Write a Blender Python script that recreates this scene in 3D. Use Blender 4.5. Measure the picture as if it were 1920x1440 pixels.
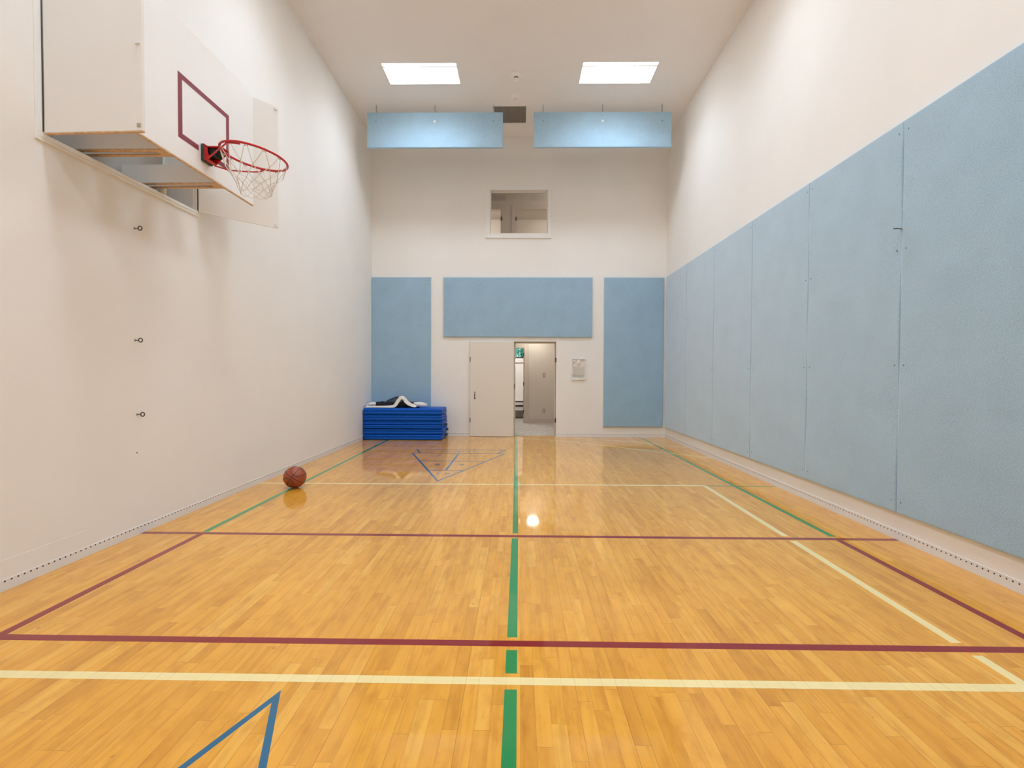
import bpy, math, random
from mathutils import Vector, Matrix
random.seed(7)
for o in list(bpy.data.objects): bpy.data.objects.remove(o)
SC = bpy.context.scene
COL = SC.collection
PI = math.pi

# ------------------------------------------------------------ camera
F_PX, YAW, PITCH, ROLL, CAM_H = 913.93, 0.0150, 0.0213, 0.0044, 1.2978
cam_d = bpy.data.cameras.new('camera'); cam = bpy.data.objects.new('camera', cam_d); COL.objects.link(cam)
cam_d.sensor_fit = 'HORIZONTAL'; cam_d.sensor_width = 36; cam_d.lens = F_PX / 1920 * 36; cam_d.clip_start = .02
fwd = Vector((-math.sin(YAW)*math.cos(PITCH), math.cos(YAW)*math.cos(PITCH), -math.sin(PITCH)))
r0 = Vector((math.cos(YAW), math.sin(YAW), 0)); u0 = r0.cross(fwd)
rt = math.cos(ROLL)*r0 + math.sin(ROLL)*u0; up = math.cos(ROLL)*u0 - math.sin(ROLL)*r0
M = Matrix((rt, up, -fwd)).transposed().to_4x4(); M.translation = (0, 0, CAM_H); cam.matrix_world = M
SC.camera = cam
# ------------------------------------------------------------ world, exposure
W = bpy.data.worlds.new('world'); SC.world = W; W.use_nodes = True
W.node_tree.nodes['Background'].inputs[0].default_value = (.45, .86, .90, 1)
W.node_tree.nodes['Background'].inputs[1].default_value = .75
SC.cycles.diffuse_bounces = 8; SC.cycles.max_bounces = 12
SC.view_settings.view_transform = 'Standard'; SC.view_settings.look = 'None'; SC.view_settings.gamma = 1
SC.view_settings.use_curve_mapping = False
SC.view_settings.exposure = 1.15
LAMP = 4.0            # troffer diffuser emission
TROFFER_W = 11.3; TROFFER_SPREAD = 2.3; LAMP_COL = (.68, .84, 1.0)
HALL_LAMP = 24.0
UP_FILL = 80.0  # emission of the added upstairs fill lights
# ------------------------------------------------------------ dimensions (metres)
XL, XR, YF, YB, H = -3.04, 2.992, -2.16, 10.036, 6.1156

# ------------------------------------------------------------ materials
def mat(name, col, rough=.6, metal=0, **kw):
    m = bpy.data.materials.new(name); m.use_nodes = True
    b = m.node_tree.nodes['Principled BSDF']
    b.inputs['Base Color'].default_value = (*col, 1); b.inputs['Roughness'].default_value = rough
    b.inputs['Metallic'].default_value = metal
    for k, v in kw.items(): b.inputs[k.replace('_', ' ')].default_value = v
    return m
def N(m, t, **kw):
    n = m.node_tree.nodes.new(t)
    for k, v in kw.items(): setattr(n, k, v)
    return n
def lk(m, a, b): m.node_tree.links.new(a, b)
def bsdf(m): return m.node_tree.nodes['Principled BSDF']
def math_(m, op, a, b=None, c=None):
    n = N(m, 'ShaderNodeMath', operation=op)
    for i, v in enumerate((a, b, c)):
        if v is None: continue
        if isinstance(v, (int, float)): n.inputs[i].default_value = v
        else: lk(m, v, n.inputs[i])
    return n.outputs[0]
def mixc(m, f, a, b, mode='MIX'):
    n = N(m, 'ShaderNodeMix', data_type='RGBA', blend_type=mode)
    if isinstance(f, (int, float)): n.inputs[0].default_value = f
    else: lk(m, f, n.inputs[0])
    for i, v in ((6, a), (7, b)):
        if isinstance(v, tuple): n.inputs[i].default_value = (*v[:3], 1)
        else: lk(m, v, n.inputs[i])
    return n.outputs[2]
def objco(m): return N(m, 'ShaderNodeTexCoord').outputs['Object']
def noise(m, scale, detail=3, vec=None, rough=.5, dim='3D'):
    n = N(m, 'ShaderNodeTexNoise', noise_dimensions=dim)
    n.inputs['Scale'].default_value = scale; n.inputs['Detail'].default_value = detail; n.inputs['Roughness'].default_value = rough
    lk(m, vec if vec is not None else objco(m), n.inputs['Vector']); return n.outputs['Fac']
def ramp(m, f, stops):
    n = N(m, 'ShaderNodeValToRGB'); e = n.color_ramp.elements
    while len(e) < len(stops): e.new(.5)
    for i, (p, c) in enumerate(stops): e[i].position = p; e[i].color = (*c, 1)
    lk(m, f, n.inputs[0]); return n.outputs[0]
def bump(m, h, strength, dist):
    n = N(m, 'ShaderNodeBump'); n.inputs['Strength'].default_value = strength; n.inputs['Distance'].default_value = dist
    lk(m, h, n.inputs['Height']); lk(m, n.outputs[0], bsdf(m).inputs['Normal']); return n

def plaster(name, col, var=.03):
    m = mat(name, col, .75)
    f = noise(m, 1.3, 5)
    c2 = tuple(v*(1-var*2) for v in col); c1 = tuple(min(1, v*(1+var*.4)) for v in col)
    lk(m, ramp(m, f, [(.3, c2), (.65, c1)]), bsdf(m).inputs['Base Color'])
    bump(m, noise(m, 90, 2), .08, .002); return m
M_WALL = plaster('white_wall_paint', (.86, .855, .84), .012)
M_CEIL = plaster('ceiling_paint', (.86, .86, .865), .008)
M_HALL = plaster('hall_wall_paint', (.56, .50, .44), .01)
M_HTRIM = mat('hall_trim_paint', (.50, .44, .38), .5)
M_TRIM = mat('trim_paint', (.85, .86, .855), .45)
M_LEAF = mat('door_paint', (.78, .745, .68), .45)
M_WHITE = mat('white_paint', (.82, .81, .79), .4)
M_CHROME = mat('dull_metal', (.45, .43, .40), .35, 1)
M_DARKM = mat('dark_metal', (.10, .09, .08), .45, .8)
M_BLACK = mat('black', (.015, .015, .017), .6)
M_PLY = mat('plywood_edge', (.62, .43, .26), .6)
_f = noise(M_PLY, 30, 4); lk(M_PLY, ramp(M_PLY, _f, [(.3, (.50, .33, .18)), (.7, (.72, .52, .33))]), bsdf(M_PLY).inputs['Base Color'])

def felt(name, c, sheen=.0):
    m = mat(name, c, .95)
    b = bsdf(m); b.inputs['Sheen Weight'].default_value = sheen; b.inputs['Sheen Roughness'].default_value = .5
    b.inputs['Specular IOR Level'].default_value = .1
    co = objco(m); mp = N(m, 'ShaderNodeMapping'); lk(m, co, mp.inputs[0]); mp.inputs['Scale'].default_value = (1, 1, 1.6)
    f1 = noise(m, 130, 4, mp.outputs[0], .65); f2 = noise(m, 3, 3, co)
    f = math_(m, 'ADD', math_(m, 'MULTIPLY', f1, .85), math_(m, 'MULTIPLY', f2, .15))
    lk(m, ramp(m, f, [(.33, tuple(v*.74 for v in c)), (.5, c), (.66, tuple(min(1, v*1.20) for v in c))]), b.inputs['Base Color'])
    bump(m, noise(m, 60, 4, mp.outputs[0], .7), .35, .004); return m
M_FELT = felt('blue_felt', (.325, .50, .65), .9)

def wood_floor(name, paint=None):
    m = mat(name, (.7, .4, .12), .38)
    b = bsdf(m)
    g = N(m, 'ShaderNodeNewGeometry'); sep = N(m, 'ShaderNodeSeparateXYZ'); lk(m, g.outputs['Position'], sep.inputs[0])
    X, Y = sep.outputs[0], sep.outputs[1]
    v = math_(m, 'DIVIDE', math_(m, 'ADD', X, 10), .0572)
    row = math_(m, 'FLOOR', v); fr = math_(m, 'FRACT', v)
    def wn(*vals):
        c = N(m, 'ShaderNodeCombineXYZ')
        for i, q in enumerate(vals):
            if isinstance(q, (int, float)): c.inputs[i].default_value = q
            else: lk(m, q, c.inputs[i])
        w = N(m, 'ShaderNodeTexWhiteNoise', noise_dimensions='3D'); lk(m, c.outputs[0], w.inputs[0]); return w.outputs[0]
    r1, r2 = wn(row, 3.3, 1.7), wn(row, 7.1, 9.2)
    ln = math_(m, 'ADD', math_(m, 'MULTIPLY', r1, .55), .42)
    u = math_(m, 'DIVIDE', math_(m, 'ADD', math_(m, 'ADD', Y, 20), math_(m, 'MULTIPLY', r2, 3)), ln)
    cell = math_(m, 'FLOOR', u); fu = math_(m, 'FRACT', u)
    pr = wn(row, cell, 5.5); pr2 = wn(cell, row, 2.2)
    # joints
    dx = math_(m, 'MULTIPLY', math_(m, 'MINIMUM', fr, math_(m, 'SUBTRACT', 1, fr)), .0572)
    dy = math_(m, 'MULTIPLY', math_(m, 'MINIMUM', fu, math_(m, 'SUBTRACT', 1, fu)), ln)
    gx = math_(m, 'LESS_THAN', dx, .0009); gy = math_(m, 'LESS_THAN', dy, .0007)
    gap = math_(m, 'MAXIMUM', gx, gy)
    # strength of each seam varies from strip to strip
    gs = math_(m, 'MULTIPLY', math_(m, 'MAXIMUM', math_(m, 'MULTIPLY', gx, math_(m, 'POWER', r1, 1.1)), math_(m, 'MULTIPLY', gy, .6)), .95)
    cc = N(m, 'ShaderNodeCombineXYZ')
    lk(m, math_(m, 'MULTIPLY', X, 34), cc.inputs[0]); lk(m, math_(m, 'MULTIPLY', Y, 1.7), cc.inputs[1]); lk(m, math_(m, 'MULTIPLY', pr, 60), cc.inputs[2])
    gn = noise(m, 1.0, 6, cc.outputs[0], .62)
    c2 = N(m, 'ShaderNodeCombineXYZ')
    lk(m, math_(m, 'MULTIPLY', X, 16), c2.inputs[0]); lk(m, math_(m, 'MULTIPLY', Y, 2.6), c2.inputs[1]); lk(m, math_(m, 'MULTIPLY', pr2, 90), c2.inputs[2])
    streak = noise(m, 1.0, 5, c2.outputs[0], .7)
    base = ramp(m, pr, [(0, (.66, .298, .034)), (.07, (.725, .342, .040)), (.45, (.77, .368, .045)), (.8, (.785, .382, .050)), (1, (.815, .425, .070))])
    grain = ramp(m, gn, [(.25, (.80, .74, .66)), (.5, (1, 1, 1)), (.8, (1.07, 1.08, 1.10))])
    col = mixc(m, 1, base, grain, 'MULTIPLY')
    dark = ramp(m, streak, [(.60, (1, 1, 1)), (.70, (.82, .70, .55)), (.80, (.60, .42, .28))])
    # only some strips carry heartwood streaks
    sel = math_(m, 'MULTIPLY', math_(m, 'GREATER_THAN', pr2, .62), .9)
    col = mixc(m, sel, col, mixc(m, 1, col, dark, 'MULTIPLY'))
    c3 = N(m, 'ShaderNodeCombineXYZ')
    lk(m, math_(m, 'MULTIPLY', X, 14), c3.inputs[0]); lk(m, math_(m, 'MULTIPLY', Y, 6), c3.inputs[1]); lk(m, math_(m, 'MULTIPLY', pr2, 50), c3.inputs[2])
    col = mixc(m, 1, col, ramp(m, noise(m, 1.0, 5, c3.outputs[0], .6), [(.28, (.84, .78, .70)), (.5, (1, 1, 1)), (.75, (1.05, 1.07, 1.10))]), 'MULTIPLY')
    # small dark mineral flecks
    fl_ = noise(m, 1.0, 2, c2.outputs[0], .5); fk = noise(m, 9, 3, g.outputs['Position'], .6)
    fleck = math_(m, 'MULTIPLY', math_(m, 'GREATER_THAN', fk, .70), math_(m, 'GREATER_THAN', fl_, .56))
    col = mixc(m, math_(m, 'MULTIPLY', fleck, .5), col, (.30, .13, .03))
    blot = noise(m, .8, 3, g.outputs['Position'])
    col = mixc(m, 1, col, ramp(m, blot, [(.3, (.93, .91, .88)), (.7, (1.03, 1.03, 1.02))]), 'MULTIPLY')
    if paint:
        pc = mixc(m, .10, paint, mixc(m, 1, (1, 1, 1), ramp(m, pr, [(0, (.6, .6, .6)), (1, (1, 1, 1))]), 'MULTIPLY'), 'MULTIPLY')
        col = pc; gs = math_(m, 'MULTIPLY', gs, .55)
    col = mixc(m, gs, col, (.16, .07, .02))
    lk(m, col, b.inputs['Base Color'])
    b.inputs['Specular IOR Level'].default_value = .08
    b.inputs['Coat Weight'].default_value = 1.0; b.inputs['Coat Roughness'].default_value = .05; b.inputs['Coat IOR'].default_value = 1.38
    h = math_(m, 'ADD', math_(m, 'MULTIPLY', pr, .25), math_(m, 'MULTIPLY', noise(m, 1.0, 1, cc.outputs[0]), .15))
    h = math_(m, 'SUBTRACT', h, math_(m, 'MULTIPLY', gap, .5))
    bp = N(m, 'ShaderNodeBump'); bp.inputs['Strength'].default_value = .07; bp.inputs['Distance'].default_value = .001
    lk(m, h, bp.inputs['Height']); lk(m, bp.outputs[0], b.inputs['Normal']); lk(m, bp.outputs[0], b.inputs['Coat Normal'])
    return m
M_FLOOR = wood_floor('maple_floor')
M_LRED = wood_floor('red_line_paint', (.24, .008, .014))
M_LGRN = wood_floor('green_line_paint', (.024, .26, .080))
M_LYEL = wood_floor('yellow_line_paint', (.86, .72, .36))
M_LBLU = wood_floor('blue_line_paint', (.016, .13, .25))

def vent_board(name, axis):
    m = mat(name, (.76, .76, .76), .5)
    sep = N(m, 'ShaderNodeSeparateXYZ'); g = N(m, 'ShaderNodeNewGeometry'); lk(m, g.outputs['Position'], sep.inputs[0])
    a = math_(m, 'MULTIPLY', math_(m, 'SUBTRACT', math_(m, 'FRACT', math_(m, 'DIVIDE', math_(m, 'ADD', sep.outputs[axis], 20), .0385)), .5), .0385)
    z = math_(m, 'SUBTRACT', sep.outputs[2], .056)
    d = math_(m, 'SQRT', math_(m, 'ADD', math_(m, 'MULTIPLY', a, a), math_(m, 'MULTIPLY', z, z)))
    f = math_(m, 'LESS_THAN', d, .0056)
    lk(m, mixc(m, f, (.80, .80, .80), (.02, .02, .02)), bsdf(m).inputs['Base Color']); return m
M_BASEY = vent_board('perforated_base_y', 1); M_BASEX = vent_board('perforated_base_x', 0)

def emis(name, c, s):
    m = bpy.data.materials.new(name); m.use_nodes = True; nt = m.node_tree; nt.nodes.clear()
    e = nt.nodes.new('ShaderNodeEmission'); o = nt.nodes.new('ShaderNodeOutputMaterial')
    e.inputs[0].default_value = (*c, 1); e.inputs[1].default_value = s; nt.links.new(e.outputs[0], o.inputs[0]); return m
M_LAMP = emis('lamp_diffuser', (1, .99, .98), LAMP)
M_HLAMP = emis('hall_lamp_diffuser', (1, .95, .86), HALL_LAMP)
M_UFILL = emis('upper_fill_emission', (1, .96, .9), UP_FILL)
M_GLASS = mat('glass', (1, 1, 1), 0, 0, Transmission_Weight=1, IOR=1.45)

# ------------------------------------------------------------ mesh helpers
class MB:
    def __init__(s): s.v = []; s.f = []
    def box(s, x0, x1, y0, y1, z0, z1, mtx=None):
        n = len(s.v)
        pts = [Vector((x, y, z)) for z in (z0, z1) for y in (y0, y1) for x in (x0, x1)]
        if mtx: pts = [mtx @ p for p in pts]
        s.v += pts
        s.f += [[n+i for i in q] for q in ((0, 2, 3, 1), (4, 5, 7, 6), (0, 1, 5, 4), (2, 6, 7, 3), (0, 4, 6, 2), (1, 3, 7, 5))]; return s
    def poly(s, pts, h):            # prism: pts counter-clockwise in plan, [z0,z1]
        n = len(s.v); k = len(pts)
        s.v += [Vector((p[0], p[1], h[0])) for p in pts] + [Vector((p[0], p[1], h[1])) for p in pts]
        s.f.append([n+i for i in range(k)][::-1]); s.f.append([n+k+i for i in range(k)])
        for i in range(k): j = (i+1) % k; s.f.append([n+i, n+j, n+k+j, n+k+i])
        return s
    def tube(s, pts, r, seg=8, closed=False, caps=True):
        pts = [Vector(p) for p in pts]; n0 = len(s.v); k = len(pts); prev = None
        for i, p in enumerate(pts):
            if closed: t = pts[(i+1) % k] - pts[i-1]
            else: t = pts[min(i+1, k-1)] - pts[max(i-1, 0)]
            t.normalize()
            if prev is None:
                a = Vector((0, 0, 1)) if abs(t.z) < .9 else Vector((1, 0, 0)); u = t.cross(a).normalized()
            else: u = (prev - t*prev.dot(t)).normalized()
            prev = u; w = t.cross(u); rr = r[i] if isinstance(r, (list, tuple)) else r
            for j in range(seg):
                a = 2*PI*j/seg; s.v.append(p + rr*(math.cos(a)*u + math.sin(a)*w))
        for i in range(k if closed else k-1):
            a0 = n0+i*seg; b0 = n0+((i+1) % k)*seg
            for j in range(seg): j2 = (j+1) % seg; s.f.append([a0+j, a0+j2, b0+j2, b0+j])
        if not closed and caps:
            s.f.append([n0+j for j in range(seg)][::-1]); s.f.append([n0+(k-1)*seg+j for j in range(seg)])
        return s
    def lathe(s, prof, seg=24, mtx=None):   # prof: (r, z)
        n0 = len(s.v)
        for r, z in prof:
            for j in range(seg):
                a = 2*PI*j/seg; p = Vector((r*math.cos(a), r*math.sin(a), z)); s.v.append(mtx @ p if mtx else p)
        for i in range(len(prof)-1):
            for j in range(seg):
                j2 = (j+1) % seg; a, b = n0+i*seg, n0+(i+1)*seg; s.f.append([a+j, a+j2, b+j2, b+j])
        if prof[0][0] > 1e-6: s.f.append([n0+j for j in range(seg)][::-1])
        if prof[-1][0] > 1e-6: s.f.append([n0+(len(prof)-1)*seg+j for j in range(seg)])
        return s
    def ribbon(s, pts, wid, th):     # strip along pts, width along vector wid
        n0 = len(s.v); pts = [Vector(p) for p in pts]; k = len(pts)
        if isinstance(wid, tuple): wid = [wid, wid]
        ws = [Vector(q) for q in wid]
        for i, p in enumerate(pts):
            f = i/(k-1)*(len(ws)-1); a_ = min(int(f), len(ws)-2); wid = ws[a_].lerp(ws[a_+1], f-a_)
            t = (pts[min(i+1, k-1)] - pts[max(i-1, 0)]).normalized(); nn = t.cross(wid).normalized()*th/2
            s.v += [p-wid/2-nn, p+wid/2-nn, p+wid/2+nn, p-wid/2+nn]
        for i in range(k-1):
            a = n0+4*i
            for j in range(4): j2 = (j+1) % 4; s.f.append([a+j, a+j2, a+4+j2, a+4+j])
        s.f.append([n0+3, n0+2, n0+1, n0]); s.f.append([n0+4*k-4+j for j in range(4)]); return s
    def build(s, name, m, parent=None, bevel=0, smooth=False, loc=None, seg=2):
        me = bpy.data.meshes.new(name); lo = Vector(loc) if loc else Vector((0, 0, 0))
        me.from_pydata([tuple(v-lo) for v in s.v], [], s.f); me.materials.append(m)
        if smooth:
            for p in me.polygons: p.use_smooth = True
        me.update()
        import bmesh
        bm = bmesh.new(); bm.from_mesh(me); bmesh.ops.recalc_face_normals(bm, faces=bm.faces); bm.to_mesh(me); bm.free()
        o = bpy.data.objects.new(name, me); COL.objects.link(o)
        if loc: o.location = lo
        if parent:
            o.parent = parent; wl = Vector((0, 0, 0)); q = parent
            while q: wl += q.location; q = q.parent
            o.location = lo - wl
        if bevel:
            b = o.modifiers.new('bevel', 'BEVEL'); b.width = bevel; b.segments = seg; b.limit_method = 'ANGLE'
        return o
def tag(o, label, cat, group=None, kind=None):
    o['label'] = label; o['category'] = cat
    if group: o['group'] = group
    if kind: o['kind'] = kind
    return o
def thing(name, loc, label, cat, group=None, kind=None):
    o = bpy.data.objects.new(name, None); o.empty_display_size = .1; o.location = loc; COL.objects.link(o)
    return tag(o, label, cat, group, kind)
def struct(name, mb, m, label, cat, **kw): return tag(mb.build(name, m, **kw), label, cat, kind='structure')
def copy_tree(o, parent=None):
    c = o.copy(); COL.objects.link(c); c.parent = parent
    for ch in list(o.children): copy_tree(ch, c)
    return c
def text_mesh(txt, size):
    cu = bpy.data.curves.new('t', 'FONT'); cu.body = txt; cu.size = size; cu.align_x = 'CENTER'; cu.align_y = 'CENTER'
    o = bpy.data.objects.new('t', cu); COL.objects.link(o)
    dg = bpy.context.evaluated_depsgraph_get(); me = bpy.data.meshes.new_from_object(o.evaluated_get(dg))
    bpy.data.objects.remove(o); me.materials.clear(); return me
def holes(mb, axis, p0, p1, u0, u1, v0, v1, ops):
    """slab p0..p1 thick on `axis` with rectangular openings ops=[(ua,ub,va,vb)]"""
    us = sorted({u0, u1, *[q for o in ops for q in o[:2]]}); vs = sorted({v0, v1, *[q for o in ops for q in o[2:]]})
    for i in range(len(us)-1):
        for j in range(len(vs)-1):
            uc, vc = (us[i]+us[i+1])/2, (vs[j]+vs[j+1])/2
            if any(o[0] < uc < o[1] and o[2] < vc < o[3] for o in ops): continue
            a = dict(x=(p0, p1, us[i], us[i+1], vs[j], vs[j+1]), y=(us[i], us[i+1], p0, p1, vs[j], vs[j+1]),
                     z=(us[i], us[i+1], vs[j], vs[j+1], p0, p1))[axis]
            mb.box(*a)
    return mb

# ============================================================ THE ROOM
floor = struct('floor', MB().box(XL-.4, XR+.2, YF-.2, YB+.145, -.08, 0), M_FLOOR, 'glossy maple strip sports floor with painted court lines', 'floor')
# recess for the folding backboard in the left wall
RY0, RY1, RZ0, RZ1 = 3.095, 4.545, 2.812, 4.075
struct('wall_left', holes(MB(), 'x', XL-.3, XL, YF, YB+.145, 0, H, [(RY0, RY1, RZ0, RZ1)]), M_WALL, 'tall white painted left wall with backboard recess', 'wall')
struct('wall_right', MB().box(XR, XR+.15, YF, YB+.145, 0, H), M_WALL, 'tall white painted right wall behind blue panels', 'wall')
DX0, DX1, DZ = -.111, .748, 1.955
WX0, WX1, WZ0, WZ1 = -.611, .565, 4.165, 5.045
struct('wall_back', holes(MB(), 'y', YB, YB+.145, XL, XR, 0, H, [(DX0, DX1, 0, DZ), (WX0, WX1, WZ0, WZ1)]), M_WALL, 'white end wall with doorway below and small window above', 'wall')
struct('wall_front', MB().box(XL, XR, YF-.15, YF, 0, H), M_WALL, 'white end wall behind the viewpoint', 'wall')
# ceiling with light openings
LIGHTS = [(x, y) for y in (7.94, 5.27, 2.60, -.07) for x in (-1.59, 1.55)]
LW, LD = .60, .305
ops = [(x-LW, x+LW, y-LD, y+LD) for x, y in LIGHTS] + [(-.49, .113, 8.87, 9.48)]
ceil = struct('ceiling', holes(MB(), 'z', H, H+.02, XL-.3, XR+.15, YF-.15, YB+.145, ops), M_CEIL, 'flat white painted gym ceiling', 'ceiling')
struct('ceiling_void', MB().box(XL-.3, XR+.15, YF-.15, YB+.145, H+.3, H+.34), M_BLACK, 'dark space above the ceiling', 'ceiling')
ceil_void_side = None

def floor_line(name, pts, m, label, z=.0006, h=None):
    mb = MB()
    for i_, p in enumerate(pts): mb.poly(p, (-.0005-.00002*i_, z+.00003*i_))
    o = mb.build(name, m, floor); o['label'] = label; return o
def R(x0, x1, y0, y1): return [(x0, y0), (x1, y0), (x1, y1), (x0, y1)]
w = .025
YR2, YR1, YY1, YY2 = 3.866, 2.317, 2.030, 5.690
GL, GR = -2.549, 2.516
floor_line('court_line', [R(XL, XR, YR2-w, YR2+w)], M_LRED, 'red line across the middle of the floor')
floor_line('court_line', [R(-2.575, GR+w, YR1-w, YR1+w)], M_LRED, 'red line across the floor near the viewpoint')
floor_line('court_line', [R(GL-w, GL+w, YR1+w, YR2-w)], M_LRED, 'red side line on the left')
floor_line('court_line', [R(GR-w, GR+w, YR1+w, YR2-w)], M_LRED, 'red side line on the right')
floor_line('court_line', [R(XL, 2.155, YY1-w, YY1+w)], M_LYEL, 'pale yellow line nearest the viewpoint')
floor_line('court_line', [[(XL, 5.655-.02), (2.19, 5.672), (2.15, 5.72), (XL, 5.655+.02)]], M_LYEL, 'thin pale yellow line across the far floor')
floor_line('court_line', [[(2.10, YY1+w), (2.15, YY1+w), (2.152, 2.265), (2.102, 2.265)], [(2.102, 2.37), (2.152, 2.37), (2.168, 3.81), (2.118, 3.81)],
                          [(2.119, 3.93), (2.169, 3.93), (2.19, 5.672), (2.14, 5.672)]], M_LYEL, 'pale yellow side line on the right')
floor_line('court_line', [R(GL-w, GL+w, YR2+.038, 9.95)], M_LGRN, 'green side line on the left')
floor_line('court_line', [[(GR-.02, YR2+.062), (GR+.03, YR2+.062), (GR, 9.96), (GR-.05, 9.96)]], M_LGRN, 'green side line on the right')
floor_line('court_line', [R(2.195, GR-.03, 5.673, 5.703), R(GR+.025, XR, 5.673, 5.703)], M_LGRN, 'short thin green line beside the right wall')
cg = [R(-.055, -.004, 0.2, 1.975), R(-.055, -.004, 2.083, 2.261), R(-.054, -.004, 2.372, 3.813)]
cg += [[(-.049, 3.936), (-.004, 3.936), (-.03, 9.98), (-.08, 9.98)]]
floor_line('court_line', cg, M_LGRN, 'dashed green centre line')
# pale arc-like diagonals at the far right
def seg_line(a, b, wd):
    a, b = Vector(a), Vector(b); t = (b-a).normalized(); n_ = Vector((-t.y, t.x))*wd/2
    return [tuple(a-n_), tuple(b-n_), tuple(b+n_), tuple(a+n_)]
floor_line('court_line', [seg_line((-.10, 9.86), (1.0, 9.30), .04), seg_line((1.0, 9.30), (XR-.01, 7.60), .04)], M_LYEL, 'pale yellow slanting line meeting the right wall', z=.0009)
floor_line('court_line', [seg_line((1.15, 9.80), (2.13, 9.41), .04), seg_line((2.13, 9.41), (XR-.01, 8.655), .04)], M_LYEL, 'second pale yellow slanting line nearer the corner', z=.0009)

def shuffleboard(cx, ya, s, lab):
    """blue scoring triangle: apex at (cx, ya), growing along +s in y"""
    def P(x, y): return (cx+x, ya+s*y)
    polys = []
    def ln(a, b, wd):
        q = seg_line(P(*a), P(*b), wd)
        if s < 0: q = q[::-1]
        polys.append(q)
    hw, hh = .768, 2.075
    for sg in (-1, 1):
        q = [P(0, 0), P(sg*hw, hh), P(sg*(hw-.028), hh), P(0, .075)]
        if sg*s < 0: q = q[::-1]
        polys.append(q)
    for y in (.68, 1.36, 2.065):
        x = hw*y/hh; ln((-x+.01, y), (x-.01, y), .026)
    ln((0, .69), (0, 2.055), .030)
    ln((-.63, 2.075), (-.755, 2.45), .028); ln((.63, 2.075), (.755, 2.45), .028); ln((-.75, 2.44), (.75, 2.44), .026)
    mb = MB()
    for i_, q in enumerate(polys): mb.poly(q, (-.0005-.00002*i_, .0006+.00004*i_))
    tri = mb.build('scoring_triangle', M_LBLU, floor); tri['label'] = lab
    for t, x, y, sz in (('1 0', -.01, .47, .15), ('8', -.18, 1.09, .15), ('8', .17, 1.09, .15), ('7', -.28, 1.80, .15), ('7', .28, 1.80, .15), ('1 0   O F F', -.03, 2.26, .14)):
        me = text_mesh(t, sz)
        for v in me.vertices:
            a, b = v.co.x*1.0, v.co.y
            q = P(x+a, y+b) if s > 0 else (cx-x-a*1, ya+s*(y)+(-b))
            v.co = (q[0], q[1], .0012)
        me.materials.append(M_LBLU); me.name = 'numeral'
        o = bpy.data.objects.new('numeral', me); COL.objects.link(o); o.parent = tri
    return tri
shuffleboard(-.978, 5.796, 1, 'blue shuffleboard scoring triangle at the far end')
shuffleboard(-.968, 1.95, -1, 'blue shuffleboard scoring triangle at the near end')

# baseboards with ventilation holes
bt = .004
def cx_(n, *a): pass
struct('baseboard_left', MB().box(XL, XL+bt, YF, YB, 0, .066), M_BASEY, 'pale perforated base strip along the left wall', 'baseboard')
struct('baseboard_right', MB().box(XR-bt, XR, YF, YB, 0, .075), M_BASEY, 'pale perforated base strip along the right wall', 'baseboard')
struct('baseboard_back', MB().box(XL+bt, DX0-.02, YB-bt, YB, 0, .066).box(DX1+.02, XR-bt, YB-bt, YB, 0, .066), M_BASEX, 'pale perforated base strip along the end wall', 'baseboard')
struct('trim_1', MB().box(XL, XL+.0012, YF, 3.386, .066, .183), M_WALL, 'thin patched panel low on the left wall', 'trim')

# ------------------------------------------------------------ window above the door (to an upstairs hall)
wi = tag(holes(MB(), 'y', YB-.018, YB, -.708, .643, 4.085, 5.108, [(WX0, WX1, WZ0, WZ1)]).build('window_1', M_TRIM, bevel=.004), 'small interior window with white casing high on the end wall', 'window', kind='structure')
MB().box(-.712, .648, YB-.03, YB, 4.066, 4.085).build('window_sill', M_TRIM, wi, bevel=.003)
holes(MB(), 'y', YB+.115, YB+.145, WX0, WX1, WZ0, WZ1, [(WX0+.012, WX1-.012, WZ0+.012, WZ1-.012)]).build('window_frame', M_TRIM, wi)
MB().box(WX0+.012, WX1-.012, YB+.127, YB+.133, WZ0+.012, WZ1-.012).build('window_glass', M_GLASS, wi)

# ------------------------------------------------------------ doorway + open leaf
df = tag(MB().box(DX0, DX0+.03, YB+.06, YB+.15, 0, DZ-.0).box(DX1-.02, DX1, YB+.06, YB+.15, 0, DZ).box(DX0+.03, DX1-.02, YB+.06, YB+.15, DZ-.03, DZ)
         .box(DX0-.012, DX0, YB-.006, YB+.15, 0, DZ+.012).box(DX1, DX1+.012, YB-.006, YB+.15, 0, DZ+.012).box(DX0, DX1, YB-.006, YB+.15, DZ, DZ+.012)
         .build('door_1', M_LEAF), 'open doorway with thin frame in the end wall', 'doorway', kind='structure')
for z in (1.58, .34):
    MB().box(DX1-.018, DX1+.011, YB-.012, YB-.006, z-.045, z+.045).build('strike_plate', M_DARKM, df)
MB().box(DX0+.002, DX0+.014, YB-.012, YB-.006, .98, 1.09).build('strike_plate', M_DARKM, df)
leaf = thing('door_leaf', (-.115, YB-.04, 0), 'flush cream door leaf folded open flat against the end wall', 'door')
LY = YB-.062
MB().box(-1.008, -.113, LY, LY+.045, .004, 1.945).build('panel', M_LEAF, leaf, bevel=.003)
for z in (1.585, .34): MB().box(-1.014, -.998, LY-.004, LY+.03, z-.045, z+.045).build('hinge', M_DARKM, leaf)  # latch plates on the leaf's free edge, not hinges
for z in (1.585, .34): MB().box(-.125, -.109, LY+.005, LY+.05, z-.045, z+.045).build('hinge', M_DARKM, leaf)
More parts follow.
